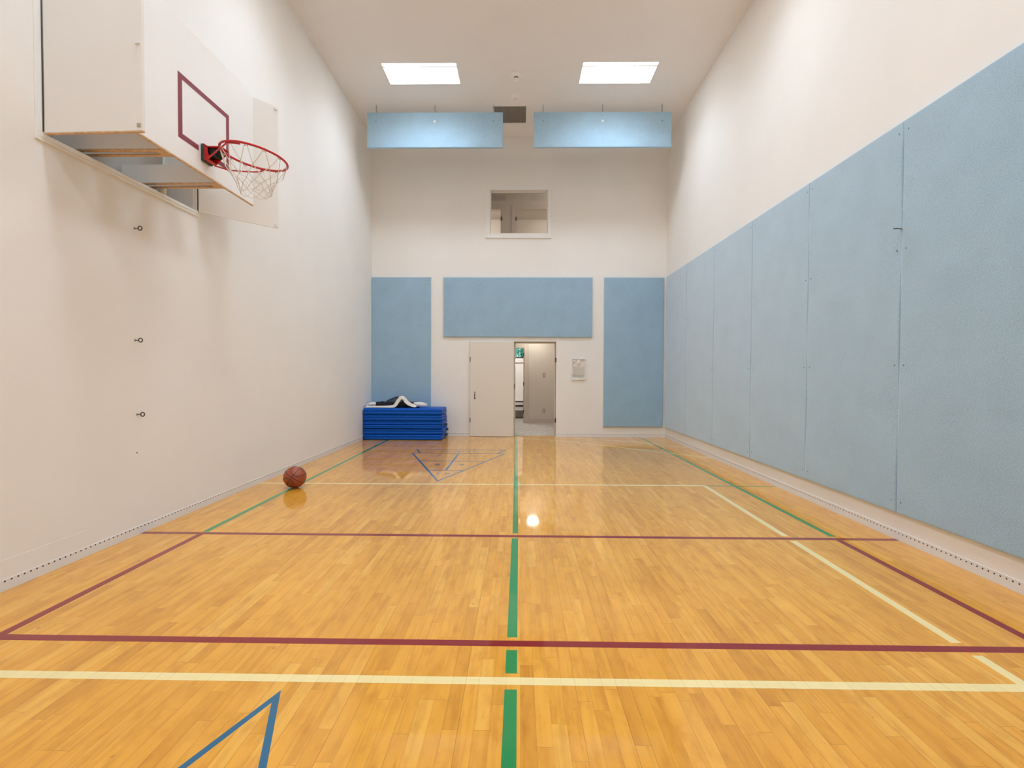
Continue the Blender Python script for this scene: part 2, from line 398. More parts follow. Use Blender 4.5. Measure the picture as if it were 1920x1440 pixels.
hd = MB().tube([(-.913, LY, .79), (-.913, LY-.022, .795), (-.913, LY-.028, .83), (-.913, LY-.022, .865), (-.913, LY, .87)], .006).box(-.926, -.90, LY-.005, LY, .775, .80).box(-.926, -.90, LY-.005, LY, .86, .88).build('pull_handle', M_DARKM, leaf)
MB().box(-.926, -.898, LY-.006, LY, .905, .922).build('lock_plate', M_DARKM, leaf)
# wall box beside the door
bx = thing('wall_box', (1.216, YB-.02, 1.17), 'small clear covered thermostat and grille box right of the doorway', 'wall box')
M_BOXG = mat('grille_grey', (.55, .53, .49), .5)
def grille_mat(name, c1, c2, s):
    m = mat(name, c1, .5); co = objco(m); sp = N(m, 'ShaderNodeSeparateXYZ'); lk(m, co, sp.inputs[0])
    a = math_(m, 'LESS_THAN', math_(m, 'FRACT', math_(m, 'MULTIPLY', sp.outputs[0], s)), .45)
    b_ = math_(m, 'LESS_THAN', math_(m, 'FRACT', math_(m, 'MULTIPLY', sp.outputs[2], s)), .45)
    lk(m, mixc(m, math_(m, 'MULTIPLY', a, b_), c1, c2), bsdf(m).inputs['Base Color']); return m
M_GR = grille_mat('perforated_grille', (.68, .66, .62), (.45, .43, .40), 60)
holes(MB(), 'y', YB-.03, YB, 1.074, 1.358, 1.178, 1.615, [(1.09, 1.342, 1.194, 1.598)]).build('frame', M_TRIM, bx)
MB().box(1.09, 1.342, YB-.006, YB, 1.194, 1.598).build('back_plate', mat('box_back', (.76, .75, .73), .5), bx)
MB().box(1.103, 1.33, YB-.015, YB-.006, 1.268, 1.445).build('grille', M_GR, bx)
MB().box(1.18, 1.243, YB-.028, YB-.006, 1.475, 1.59).build('thermostat', M_TRIM, bx, bevel=.004)
MB().box(1.188, 1.235, YB-.0295, YB-.028, 1.498, 1.51).build('thermostat_display', M_DARKM, bx)
MB().lathe([(.028, 0), (.028, .016), (.018, .02)], 16, Matrix.Translation((1.124, YB-.006, 1.565)) @ Matrix.Rotation(PI/2, 4, 'X')).build('dial', M_WHITE, bx)
MB().box(1.10, 1.335, YB-.012, YB-.006, 1.246, 1.253).build('ridge', M_BOXG, bx)
MB().box(1.195, 1.31, YB-.009, YB-.006, 1.213, 1.226).build('name_plate', M_BOXG, bx)
for x, z in ((1.07, 1.50), (1.36, 1.50), (1.07, 1.28), (1.36, 1.28), (1.216, 1.62), (1.216, 1.172)):
    MB().box(x-.006, x+.006, YB-.012, YB, z-.007, z+.007).build('clip', M_BOXG, bx)

# ------------------------------------------------------------ blue felt panels
M_SCREW = mat('dull_screw', (.20, .24, .29), .45, .3)
P4, P10, PT = 1.2192, 3.048, 3.2657
def screw(parent, p, ax, r=.0065):
    if ax == 'y': mt = Matrix.Translation(p) @ Matrix.Rotation(PI/2, 4, 'X')
    else: mt = Matrix.Translation(p) @ Matrix.Rotation(-PI/2, 4, 'Y')
    o = MB().lathe([(r, 0), (r, .0025), (r*.5, .004)], 10, mt).build('screw', M_SCREW, parent); return o
def soft_panel(x0, x1, y0, y1, z0, z1, axis, loc, name, wob=0):
    """felt covered board: gridded front with softened, slightly uneven edge"""
    import bmesh
    bm = bmesh.new()
    if axis == 'x': U, V, T = (y0, y1), (z0, z1), (x1, x0)      # back at x1, front x0
    else: U, V, T = (x0, x1), (z0, z1), (y1, y0)
    def grid(a, b):
        n = max(8, int((b-a)/.06)); c = [a, a+.0015, a+.004, a+.009]; c += [a+.02+(b-a-.04)*i/n for i in range(n+1)]
        return c + [b-.009, b-.004, b-.0015, b]
    gu, gv = grid(*U), grid(*V); nu, nv = len(gu)-1, len(gv)-1
    rnd = random.Random(int((x0+y0)*100)); ph = [rnd.uniform(0, 6) for _ in range(4)]
    g = []
    for i in range(nu+1):
        rowv = []
        for j in range(nv+1):
            u = gu[i]; v = gv[j]
            e = min(u-U[0], U[1]-u, v-V[0], V[1]-v)
            k = 1-math.exp(-e/.003); d = T[1]+(T[0]-T[1])*.16*(1-k)
            d += (1 if T[0] > T[1] else -1)*wob*.5*(math.sin(v*5.1+ph[0])*math.exp(-min(u-U[0], U[1]-u)/.10))*k
            rowv.append(bm.verts.new(((d, u, v) if axis == 'x' else (u, d, v))))
        g.append(rowv)
    for i in range(nu):
        for j in range(nv): bm.faces.new((g[i][j], g[i+1][j], g[i+1][j+1], g[i][j+1]))
    for f in bm.faces: f.smooth = True
    edge = [g[i][0] for i in range(nu+1)]+[g[nu][j] for j in range(1, nv+1)]+[g[i][nv] for i in range(nu-1, -1, -1)]+[g[0][j] for j in range(nv-1, 0, -1)]
    bk = [bm.verts.new(((T[0], v.co.y, v.co.z) if axis == 'x' else (v.co.x, T[0], v.co.z))) for v in edge]
    for i in range(len(edge)):
        j = (i+1) % len(edge); bm.faces.new((edge[i], edge[j], bk[j], bk[i]))
    bm.faces.new(bk)
    bmesh.ops.recalc_face_normals(bm, faces=bm.faces)
    bmesh.ops.translate(bm, verts=bm.verts, vec=-Vector(loc))
    me = bpy.data.meshes.new(name); bm.to_mesh(me); bm.free(); me.materials.append(M_FELT)
    o = bpy.data.objects.new(name, me); COL.objects.link(o); o.location = loc; return o
names = {0: ('nearest blue felt panel on the right wall, cut by the right photo edge', .006),
         1: ('second blue felt panel on the right wall, between the two widest vertical seams', .010),
         2: ('third blue felt panel on the right wall counting from the viewpoint', .003),
         3: ('fourth blue felt panel on the right wall counting from the viewpoint', .0),
         4: ('fifth blue felt panel on the right wall, one before the end wall corner', .0),
         5: ('narrow looking blue felt panel on the right wall touching the far corner', .0)}
S0 = 3.853
for i in range(6):
    a, b = S0+(i-1)*P4+.0014, S0+i*P4-.0014
    lab, wb = names[i]
    p = soft_panel(XR-.03, XR-.001, a, b, PT-P10, PT, 'x', (XR, (a+b)/2, PT-P10), 'acoustic_panel', wb)
    tag(p, lab, 'wall panel', 'blue felt panels along the right wall')
    for y in (a+.042, b-.046):
        for z in (3.182, 2.275, 1.377, .31): screw(p, (XR-.0302, y, z), 'x')
q = soft_panel(XL+.006, -1.82, YB-.04, YB-.001, PT-P10, PT, 'y', (-2.4, YB, PT-P10), 'acoustic_panel')
tag(q, 'upright blue felt panel on the end wall above the blue mats', 'wall panel', 'blue felt panels on the end wall')
for x in (XL+.05, -1.86):
    for z in (3.20, 2.27, 1.39, .28): screw(q, (x, YB-.0402, z), 'y')
q = soft_panel(1.7213, 1.7213+P4, YB-.04, YB-.001, PT-P10, PT, 'y', (2.33, YB, PT-P10), 'acoustic_panel')
tag(q, 'upright blue felt panel on the end wall right of the doorway', 'wall panel', 'blue felt panels on the end wall')
for x in (1.76, 1.7213+P4-.04):
    for z in (3.20, 2.27, 1.39, .28): screw(q, (x, YB-.0402, z), 'y')
q = soft_panel(-1.5645, -1.5645+P10, YB-.04, YB-.001, PT-P4, PT, 'y', (0, YB, PT-P4), 'acoustic_panel')
tag(q, 'wide horizontal blue felt panel above the doorway', 'wall panel', 'blue felt panels on the end wall')
for x in (-1.50, -.42, .49, 1.42):
    for z in (PT-.05, PT-P4+.045): screw(q, (x, YB-.0402, z), 'y')

# ------------------------------------------------------------ hanging baffles
M_LINK = mat('chain_metal', (.38, .34, .30), .4, .8)
M_BUT = mat('button_metal', (.75, .76, .78), .3, .4)
def torus(mb, c, r, t, u, v, seg=14, sx=1.0):
    c, u, v = Vector(c), Vector(u), Vector(v)
    mb.tube([c + r*math.cos(2*PI*i/seg)*u*sx + r*math.sin(2*PI*i/seg)*v for i in range(seg)], t, 6, closed=True); return mb
def baffle(x0, x1, lab):
    b = soft_panel(x0, x1, 8.80, 8.85, 5.342, 5.966, 'y', ((x0+x1)/2, 8.825, 5.342), 'hanging_baffle')
    tag(b, lab, 'acoustic baffle', 'blue felt baffles hanging from the ceiling')
    for k, x in enumerate((x0+.165, (x0+x1)/2, x1-.165)):
        mb = MB(); z = 5.955; i = 0
        while z < H-.02:
            torus(mb, (x, 8.828, z+.013), .0135, .003, (1, 0, 0) if i % 2 else (0, 1, 0), (0, 0, 1), 12, .6); z += .0215; i += 1
        mb.tube([(x, 8.828, z-.01), (x, 8.828, H)], .003, 6)
        mb.build('chain', M_LINK, b)
        r = .020 if k == 1 else .012
        MB().lathe([(r, 0), (r*.9, .004), (.002, .006)], 16, Matrix.Translation((x, 8.7998, 5.805)) @ Matrix.Rotation(PI/2, 4, 'X')).build('button', M_WHITE if k == 1 else M_SCREW, b)
    return b
baffle(-2.757, -.316, 'pale blue felt baffle hanging left of the ceiling vent')
baffle(.240, 2.686, 'pale blue felt baffle hanging right of the ceiling vent')

# ------------------------------------------------------------ ceiling fittings
def troffer():
    t = thing('ceiling_light', (0, 0, H), '', 'ceiling light', 'recessed lights in the ceiling')
    def B(mb, n, m, bevel=0): return mb.build(n, m, t, bevel)
    mb = MB(); mb.box(-LW, -LW+.006, -LD, LD, H-.002, H+.11); mb.box(LW-.006, LW, -LD, LD, H-.002, H+.11)
    mb.box(-LW+.006, LW-.006, -LD, -LD+.006, H-.002, H+.11); mb.box(-LW+.006, LW-.006, LD-.006, LD, H-.002, H+.11); mb.box(-LW, LW, -LD, LD, H+.11, H+.12)
    B(mb, 'housing', M_WHITE)
    mb = MB(); a, b = LW-.008, LD-.008
    holes(mb, 'z', H-.004, H+.012, -a, a, -b, b, [(-a+.012, a-.012, -b+.012, b-.038)])
    B(mb, 'door_frame', M_WHITE)
    B(MB().box(-a+.006, a-.006, -b+.006, b-.006, H+.0125, H+.018), 'diffuser', M_LAMP)
    la = bpy.data.lights.new('lamp', 'AREA'); la.shape = 'RECTANGLE'; la.size = 2*a-.026; la.size_y = 2*b-.052
    la.energy = TROFFER_W; la.spread = TROFFER_SPREAD; la.color = LAMP_COL
    lo = bpy.data.objects.new('lamp', la); COL.objects.link(lo); lo.parent = t; lo.location = (0, -.013, .0118)
    B(MB().box(-a+.012, a-.012, -b+.10, -b+.125, H+.000, H+.010), 'divider', M_WHITE)
    B(MB().box(-a+.012, a-.012, b-.094, b-.088, H+.000, H+.010), 'divider', M_WHITE)
    for x in (-a+.02, a-.026): B(MB().box(x, x+.006, -b+.012, b-.094, H+.000, H+.010), 'divider', M_WHITE)
    for x in (-.46, .46): B(MB().box(x-.016, x+.016, b-.088, b-.074, H-.007, H-.003), 'latch', M_DARKM)
    return t
t0 = troffer(); 
tl = ['recessed rectangular ceiling light at left, in front of the left baffle', 'recessed rectangular ceiling light at right, in front of the right baffle']
for i, (x, y) in enumerate(LIGHTS):
    c = t0 if i == 0 else copy_tree(t0)
    c.location = (x, y, H)
    c['label'] = tl[i] if i < 2 else 'recessed rectangular ceiling light overhead at %s, %s' % (('left', 'right')[i % 2], ('', 'second row from the end wall', 'third row from the end wall', 'row nearest the front wall')[i//2])
vt = thing('ceiling_vent', (-.19, 9.175, H), 'dark egg crate air vent in the ceiling between the baffles', 'vent')
holes(MB(), 'z', H-.006, H+.006, -.505, .128, 8.855, 9.495, [(-.478, .101, 8.882, 9.468)]).build('frame', M_TRIM, vt)
mb = MB()
for i in range(1, 17): x = -.478+.579*i/17; mb.box(x-.003, x+.003, 8.882, 9.468, H-.004, H+.012)
for i in range(1, 17): y = 8.882+.586*i/17; mb.box(-.478, .101, y-.0032, y+.0032, H-.004, H+.012)
mb.build('grid', mat('vent_grid', (.40, .37, .34), .5), vt)
MB().box(-.478, .101, 8.882, 9.468, H+.03, H+.04).build('backing', mat('vent_dark', (.03, .027, .025), .8), vt)
sm = thing('smoke_detector', (-.086, 8.58, H), 'round white smoke detector on the ceiling beside the vent', 'smoke detector')
MB().lathe([(.082, H), (.082, H-.018), (.07, H-.026)], 28, Matrix.Translation((-.086, 8.58, 0))).build('base', M_TRIM, sm)
MB().lathe([(.062, H-.026), (.058, H-.042), (.012, H-.05)], 28, Matrix.Translation((-.086, 8.58, 0))).build('cover', M_TRIM, sm)
MB().lathe([(.008, H-.05), (.006, H-.055)], 12, Matrix.Translation((-.086, 8.58, 0))).build('sensor', M_DARKM, sm)
sp = thing('heat_detector', (-.075, 7.95, H), 'round white detector with small hanging tip between the ceiling lights', 'detector')
T_ = Matrix.Translation((-.075, 7.95, 0))
MB().lathe([(.085, H), (.082, H-.03), (.05, H-.05)], 28, T_).build('base', M_TRIM, sp)
MB().lathe([(.032, H-.05), (.032, H-.07)], 16, T_).build('collar', M_DARKM, sp)
MB().lathe([(.036, H-.07), (.038, H-.095), (.02, H-.115)], 18, T_).build('tip', M_TRIM, sp)

# ------------------------------------------------------------ folding backboard in its recess
rs = thing('backboard_recess', (XL, 3.82, RZ0), 'white framed recess in the left wall with two open doors and folding arms', 'recess')
holes(MB(), 'x', XL, XL+.010, RY0-.058, RY1+.045, RZ0-.052, RZ1+.05, [(RY0-.004, RY1+.002, RZ0-.002, RZ1+.002)]).build('casing', M_TRIM, rs, bevel=.002)
holes(MB(), 'x', XL+.010, XL+.014, RY0-.030, RY1+.024, RZ0-.028, RZ1+.028, [(RY0-.006, RY1+.004, RZ0-.004, RZ1+.004)]).build('casing_bead', M_TRIM, rs)
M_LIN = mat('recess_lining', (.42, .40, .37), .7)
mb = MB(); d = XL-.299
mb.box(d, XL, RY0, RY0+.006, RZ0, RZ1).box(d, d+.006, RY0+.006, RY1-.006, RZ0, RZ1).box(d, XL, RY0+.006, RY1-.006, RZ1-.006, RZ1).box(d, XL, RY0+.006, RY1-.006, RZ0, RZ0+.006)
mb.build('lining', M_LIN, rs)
MB().box(XL-.24, XL-.002, RY1-.014, RY1-.006, RZ0+.01, RZ1-.01).build('side_board', M_WHITE, rs)
EDGE = M_PLY
def swing(name, hx, hy, tx, ty, z0, z1, th, side):
    L_ = math.hypot(tx-hx, ty-hy); a = math.atan2(ty-hy, tx-hx)
    mt = Matrix.Translation((hx, hy, 0)) @ Matrix.Rotation(a, 4, 'Z')
    o = MB().box(.006, L_, min(0, side*th), max(0, side*th), z0, z1, mt).build(name, M_WHITE, rs, bevel=.0015)
    # lighter softwood edging along the bottom
    e = MB().box(.006, L_, min(0, side*th)-.001, max(0, side*th)+.001, z0-.008, z0, mt).build('edging', EDGE, o)
    h = MB()
    h.tube([mt @ Vector((-.004, 0, z0+.005)), mt @ Vector((-.004, 0, z1-.005))], .0045, 6)
    h.build('hinge', M_DARKM, o); return o, mt, L_
near_door, mt, L_ = swing('door', XL+.018, 3.078, -2.366, 3.052, 2.812, 4.06, .019, 1)
MB().box(L_-.036, L_-.012, -.004, 0, 2.832, 2.856, mt).build('catch', mat('catch_tan', (.42, .36, .28), .5), near_door)
MB().box(L_-.040, L_-.012, -.004, 0, 3.345, 3.36, mt).box(L_-.040, L_-.012, -.012, -.004, 3.345, 3.35, mt).build('catch', M_TRIM, near_door)
EDGE = M_TRIM
far_door, mt, L_ = swing('door', XL+.018, 4.562, -2.522, 5.09, 2.812, 4.06, .019, 1)
for z in (2.83, 4.035): MB().box(L_-.04, L_-.008, -.008, 0, z-.015, z+.01, mt).build('catch', M_BUT, far_door)

bb = thing('basketball_backboard', (-2.46, 3.788, 2.833), 'white plywood basketball backboard with dark red target square and wooden arms', 'backboard')
BX = -2.45
M_BOARD = mat('board_white', (.84, .83, .82), .35)
_f = noise(M_BOARD, 5, 6, rough=.7); lk(M_BOARD, ramp(M_BOARD, _f, [(.22, (.72, .72, .72)), (.32, (.88, .89, .90)), (.6, (.90, .91, .92))]), bsdf(M_BOARD).inputs['Base Color'])
MB().box(BX-.018, BX, 3.099, 4.477, 2.836, 3.838).build('board', M_BOARD, bb, bevel=.0015)
MB().box(BX-.019, BX-.0005, 3.098, 4.478, 2.828, 2.836).build('bottom_edge', M_PLY, bb)
sq = MB(); s0, s1, t0_, t1_, lw_ = 3.490, 4.104, 2.985, 3.452, .050
sq.box(BX, BX+.0012, s0, s1, t1_-.038, t1_); sq.box(BX, BX+.0012, s0, s0+.044, t0_, t1_-.038); sq.box(BX, BX+.0012, s1-.040, s1, t0_, t1_-.038)
sq.box(BX, BX+.0012, s0+.044, 3.712, t0_, t0_+.040); sq.box(BX, BX+.0012, 3.865, s1-.040, t0_, t0_+.040)
sq.build('target_square', mat('target_red', (.24, .035, .055), .5), bb)
# box-section arms reaching out of the wall
for k, yy in enumerate((3.430, 4.040)):
    a = MB().box(XL-.27, BX-.018, yy, yy+.018, 2.872, 3.02).box(XL-.27, BX-.018, yy+.095, yy+.113, 2.872, 3.02).build('arm', M_WHITE, bb)
    MB().box(XL-.27, BX-.018, yy, yy+.030, 2.864, 2.872).box(XL-.27, BX-.018, yy+.083, yy+.113, 2.864, 2.872).box(BX-.14, BX-.018, yy+.03, yy+.083, 2.864, 2.872).build('arm_edging', M_PLY, a)
    MB().box(XL-.27, BX-.14, yy+.03, yy+.083, 2.884, 2.890).build('arm_web', M_PLY, a)
# upper arms and diagonal braces
for yy in (3.430, 4.040):
    MB().box(XL-.27, BX-.018, yy, yy+.018, 3.56, 3.72).box(XL-.27, BX-.018, yy+.095, yy+.113, 3.56, 3.72).build('arm', M_WHITE, bb)
def bar(p, q, w_, h_):
    p, q = Vector(p), Vector(q); t = (q-p); L = t.length; t.normalize()
    u = t.cross(Vector((0, 0, 1))).normalized(); v = u.cross(t)
    mt = Matrix((t, u, v)).transposed().to_4x4(); mt.translation = p
    return MB().box(0, L, -w_/2, w_/2, -h_/2, h_/2, mt)
bar((BX-.03, 3.56, 2.885), (BX-.10, 3.74, 3.02), .035, .03).build('brace', M_PLY, bb)
bar((XL-.12, 3.20, 2.84), (XL-.02, 3.25, 2.99), .03, .03).build('brace', M_PLY, bb)
bar((XL-.14, 4.33, 2.84), (XL-.14, 4.34, 3.0), .03, .03).build('brace', M_PLY, bb)
MB().box(BX-.028, BX-.018, 3.42, 4.16, 3.03, 3.5).build('back_stiffener', M_WHITE, bb)
# rim, drooping a little
hp = thing('basketball_hoop', (-2.40, 3.79, 2.93), 'red metal basketball hoop with white string net', 'basketball hoop')
M_RED = mat('hoop_red', (.50, .010, .014), .32); M_RED2 = mat('bracket_red', (.50, .015, .012), .4)
RC = Vector((-2.064, 3.791, 2.972)); RR = .2365
nn = Vector((.142, .03, 1)).normalized(); ru = Vector((1, 0, -.142)).normalized(); rv = nn.cross(ru).normalized()
def rp(a, r=RR, dz=0): return RC + r*math.cos(a)*ru + r*math.sin(a)*rv + dz*nn
MB().tube([rp(2*PI*i/72) for i in range(72)], .0085, 10, closed=True).build('rim', M_RED, hp, smooth=True)
MB().box(BX+.0015, BX+.026, 3.735, 3.848, 2.922, 3.052).build('backing_pad', mat('pad_black', (.03, .04, .05), .5), hp, bevel=.004)
br = MB()
br.box(BX+.026, BX+.033, 3.740, 3.843, 2.928, 3.046)
def plate_y(y, prof):
    n0 = len(br.v); k = len(prof)
    br.v += [Vector((BX+a, y-.003, b)) for a, b in prof] + [Vector((BX+a, y+.003, b)) for a, b in prof]
    br.f.append([n0+i for i in range(k)]); br.f.append([n0+k+i for i in range(k)][::-1])
    for i in range(k): j = (i+1) % k; br.f.append([n0+i, n0+k+i, n0+k+j, n0+j])
plate_y(3.836, [(.033, 2.928), (.060, 2.928), (.095, 2.965), (.150, 3.010), (.150, 3.026), (.033, 3.040)])
plate_y(3.746, [(.033, 2.928), (.050, 2.928), (.062, 2.955), (.048, 2.985), (.045, 3.040), (.033, 3.040)])
br.box(BX+.033, BX+.155, 3.743, 3.839, 3.028, 3.034)
br.box(BX+.033, BX+.060, 3.749, 3.833, 2.928, 2.933)
br.build('bracket', M_RED2, hp)
MB().box(BX+.033, BX+.100, 3.765, 3.828, 2.965, 3.028).tube([(BX+.09, 3.79, 2.996), (BX+.140, 3.79, 2.994)], .017, 16).build('spring_housing', M_BLACK, hp)
MB().tube([(BX+.135, 3.79, 2.994), (BX+.150, 3.79, 2.993)], .012, 14).build('spring_bolt', M_CHROME, hp)
for y, z in ((3.752, 2.945), (3.800, 2.940), (3.828, 2.940)):
    MB().tube([(BX+.033, y, z), (BX+.045, y, z)], .006, 6).build('bolt', M_CHROME, hp)
def smoothpts(P, n=6):
    P = [Vector(p) for p in P]; out = []
    for i in range(len(P)-1):
        for k in range(n):
            t = k/n; p0, p1, p2, p3 = P[max(i-1, 0)], P[i], P[i+1], P[min(i+2, len(P)-1)]
            out.append(.5*((2*p1)+(p2-p0)*t+(2*p0-5*p1+4*p2-p3)*t*t+(-p0+3*p1-3*p2+p3)*t**3))
    out.append(P[-1]); return out
MB().tube(smoothpts([(BX+.040, 3.742, 2.928), (-2.30, 3.672, 2.953), (-2.19, 3.606, 2.977), (-2.155, 3.582, 2.981), (-2.10, 3.572, 2.976), (-2.05, 3.568, 2.967)]), .0058, 8).build('brace_rod', M_RED, hp, smooth=True)
MB().tube(smoothpts([(BX+.040, 3.838, 2.925), (-2.33, 3.892, 2.915), (-2.26, 3.945, 2.925), (-2.19, 4.000, 2.942), (-2.145, 4.018, 2.952), (-2.115, 4.020, 2.966)]), .0058, 8).build('brace_rod', M_RED, hp, smooth=True)
# clips + net
NN = 12
for i in range(NN):
    a = 2*PI*(i+.5)/NN; mb = MB()
    mb.tube([rp(a-.045, RR-.001, -.008), rp(a-.045, RR-.002, -.018), rp(a, RR-.002, -.013), rp(a+.045, RR-.002, -.018), rp(a+.045, RR-.001, -.008)], .0022, 5).build('net_clip', M_RED, hp)
rn = random.Random(5)
prof = [(.228, -.016), (.190, -.110), (.150, -.165), (.132, -.205), (.120, -.240), (.112, -.272)]
cxs = [(0, 0), (-.004, 0), (-.008, .004), (-.006, .006), (0, .008), (.004, .010)]
lv = []
for k, (r, z) in enumerate(prof):
    ring = []
    for i in range(NN):
        a = 2*PI*(i+.5*((k+1) % 2))/NN
        j = Vector((rn.uniform(-1, 1), rn.uniform(-1, 1), rn.uniform(-1, 1)*1.2))*(.009 if k else 0)
        base = RC + r*math.cos(a)*Vector((1, 0, -.142*max(0, 1-k/4))) + r*math.sin(a)*Vector((0, 1, 0)) + Vector((cxs[k][0], cxs[k][1], z))
        ring.append(base+j)
    lv.append(ring)
net = MB()
def sag(p, q, s=.008, n=6):
    out = []
    for i in range(n+1):
        t = i/n; v = p.lerp(q, t); v = v + Vector((0, 0, -s*4*t*(1-t))); out.append(v)
    return out
for k in range(len(prof)-1):
    for i in range(NN):
        # ring k has half offset when k even
        if k % 2 == 0: j1, j2 = i, (i+1) % NN
        else: j1, j2 = i, (i-1) % NN
        for jj in (j1, j2):
            p, q_ = lv[k][i], lv[k+1][jj]
            if k == 0:
                da = -.05 if jj == j1 else .05
                aa = 2*PI*(i+.5)/NN+da; p = rp(aa, RR-.002, -.018)
            net.tube(sag(p, q_, .004), .0026, 6)
        if k > 0: net.tube([lv[k][i]+Vector((0, 0, .004)), lv[k][i]-Vector((0, 0, .004))], .0045, 6)
for i in range(NN): net.tube(sag(lv[-1][i], lv[-1][(i+1) % NN], .012), .0026, 6)
net.build('net', mat('net_string', (.72, .69, .64), .8), hp, smooth=True)

# ------------------------------------------------------------ eye bolts, small holes
def eye(x, y, z, sx, lab, group=None, v=(0, 0, 1)):
    o = thing('eye_bolt', (x, y, z), lab, 'eye bolt', group)
    MB().tube([(x-.004*sx, y, z), (x+sx*.030, y, z)], .0035, 8).build('shank', M_DARKM, o)
    torus(MB(), (x+sx*.045, y, z+.001), .0155, .0042, (1, 0, 0), v, 22).build('ring', M_DARKM, o)
    MB().lathe([(.010, 0), (.008, .003)], 12, Matrix.Translation((x, y, z)) @ Matrix.Rotation(sx*PI/2, 4, 'Y')).build('washer', M_CHROME, o)
g = 'eye bolts in a column on the left wall'
eye(XL, 3.823, 2.430, 1, 'dark eye bolt on the left wall just under the backboard, topmost of three', g)
eye(XL, 3.814, 1.548, 1, 'dark eye bolt on the left wall, middle of three', g)
eye(XL, 3.827, .960, 1, 'dark eye bolt on the left wall, lowest of three', g)
tag(MB().lathe([(.006, 0), (.005, .002)], 10, Matrix.Translation((XL, 3.822, .655)) @ Matrix.Rotation(PI/2, 4, 'Y')).build('wall_plug', M_BLACK), 'tiny dark plug in the left wall below the eye bolts', 'wall plug')
eye(XR-.030, 3.853, 2.435, -1, 'dark eye bolt in the widest seam of the right wall panels', v=(0, .97, .22))

# ------------------------------------------------------------ basketball
ball = thing('basketball', (-2.526, 5.437, 0), 'brown orange basketball resting on the floor near the left wall', 'ball')
BR = .1215; BC = Vector((-2.526, 5.437, BR))
M_BALL = mat('ball_leather', (.33, .075, .032), .45)
vo = N(M_BALL, 'ShaderNodeTexVoronoi'); vo.inputs['Scale'].default_value = 260; lk(M_BALL, objco(M_BALL), vo.inputs['Vector']); bump(M_BALL, vo.outputs[0], .35, .001)
pr_ = [(BR*math.sin(PI*i/32), -BR*math.cos(PI*i/32)) for i in range(33)]; pr_[0] = (0, -BR); pr_[-1] = (0, BR)
MB().lathe(pr_, 48, Matrix.Translation(BC)).build('shell', M_BALL, ball, smooth=True)
vz = (Vector((0, 0, CAM_H))-BC).normalized(); vx = Vector((0, 0, 1)).cross(vz).normalized(); vy = vz.cross(vx)
# point of the seam crossing seen slightly left of centre
cz = (vz + vx*(-.30) + vy*(.0)).normalized()
ax = (vx*.64 + vy*.77); ax = (ax - cz*ax.dot(cz)).normalized(); ay = cz.cross(ax)
def sph(al, ph):     # al: angle from the B great circle towards ax, ph: angle along B
    return BC + (BR+.0002)*(math.sin(al)*ax + math.cos(al)*(math.cos(ph)*cz + math.sin(ph)*ay))
seam = MB()
seam.tube([sph(2*PI*i/96, 0) for i in range(96)], .0026, 6, closed=True)
seam.tube([sph(0, 2*PI*i/96) for i in range(96)], .0026, 6, closed=True)
for s in (-1, 1): seam.tube([sph(s*math.radians(14+42*math.sin(2*PI*i/96)**2), 2*PI*i/96) for i in range(96)], .0026, 6, closed=True)
seam.build('seam', M_BLACK, ball, smooth=True)
def ball_mark(txt, d, sz, m, rot):
    d = d.normalized(); e1 = (vx - d*vx.dot(d)).normalized(); e2 = d.cross(e1)
    me = text_mesh(txt, sz)
    for v in me.vertices:
        x, y = v.co.x*math.cos(rot)-v.co.y*math.sin(rot), v.co.x*math.sin(rot)+v.co.y*math.cos(rot)
        v.co = BC + (BR+.0009)*((d*BR + e1*x + e2*y).normalized())
    me.materials.append(m); me.name = 'mark'; o = bpy.data.objects.new('mark', me); COL.objects.link(o); o.parent = ball; o.location = -ball.location
ball_mark('NO', vz*.5+vx*.66+vy*.55, .038, M_BLACK, -.15)
ball_mark('~//', vz*.45+vx*.10+vy*.86, .036, mat('mark_silver', (.6, .6, .62), .4), .3)

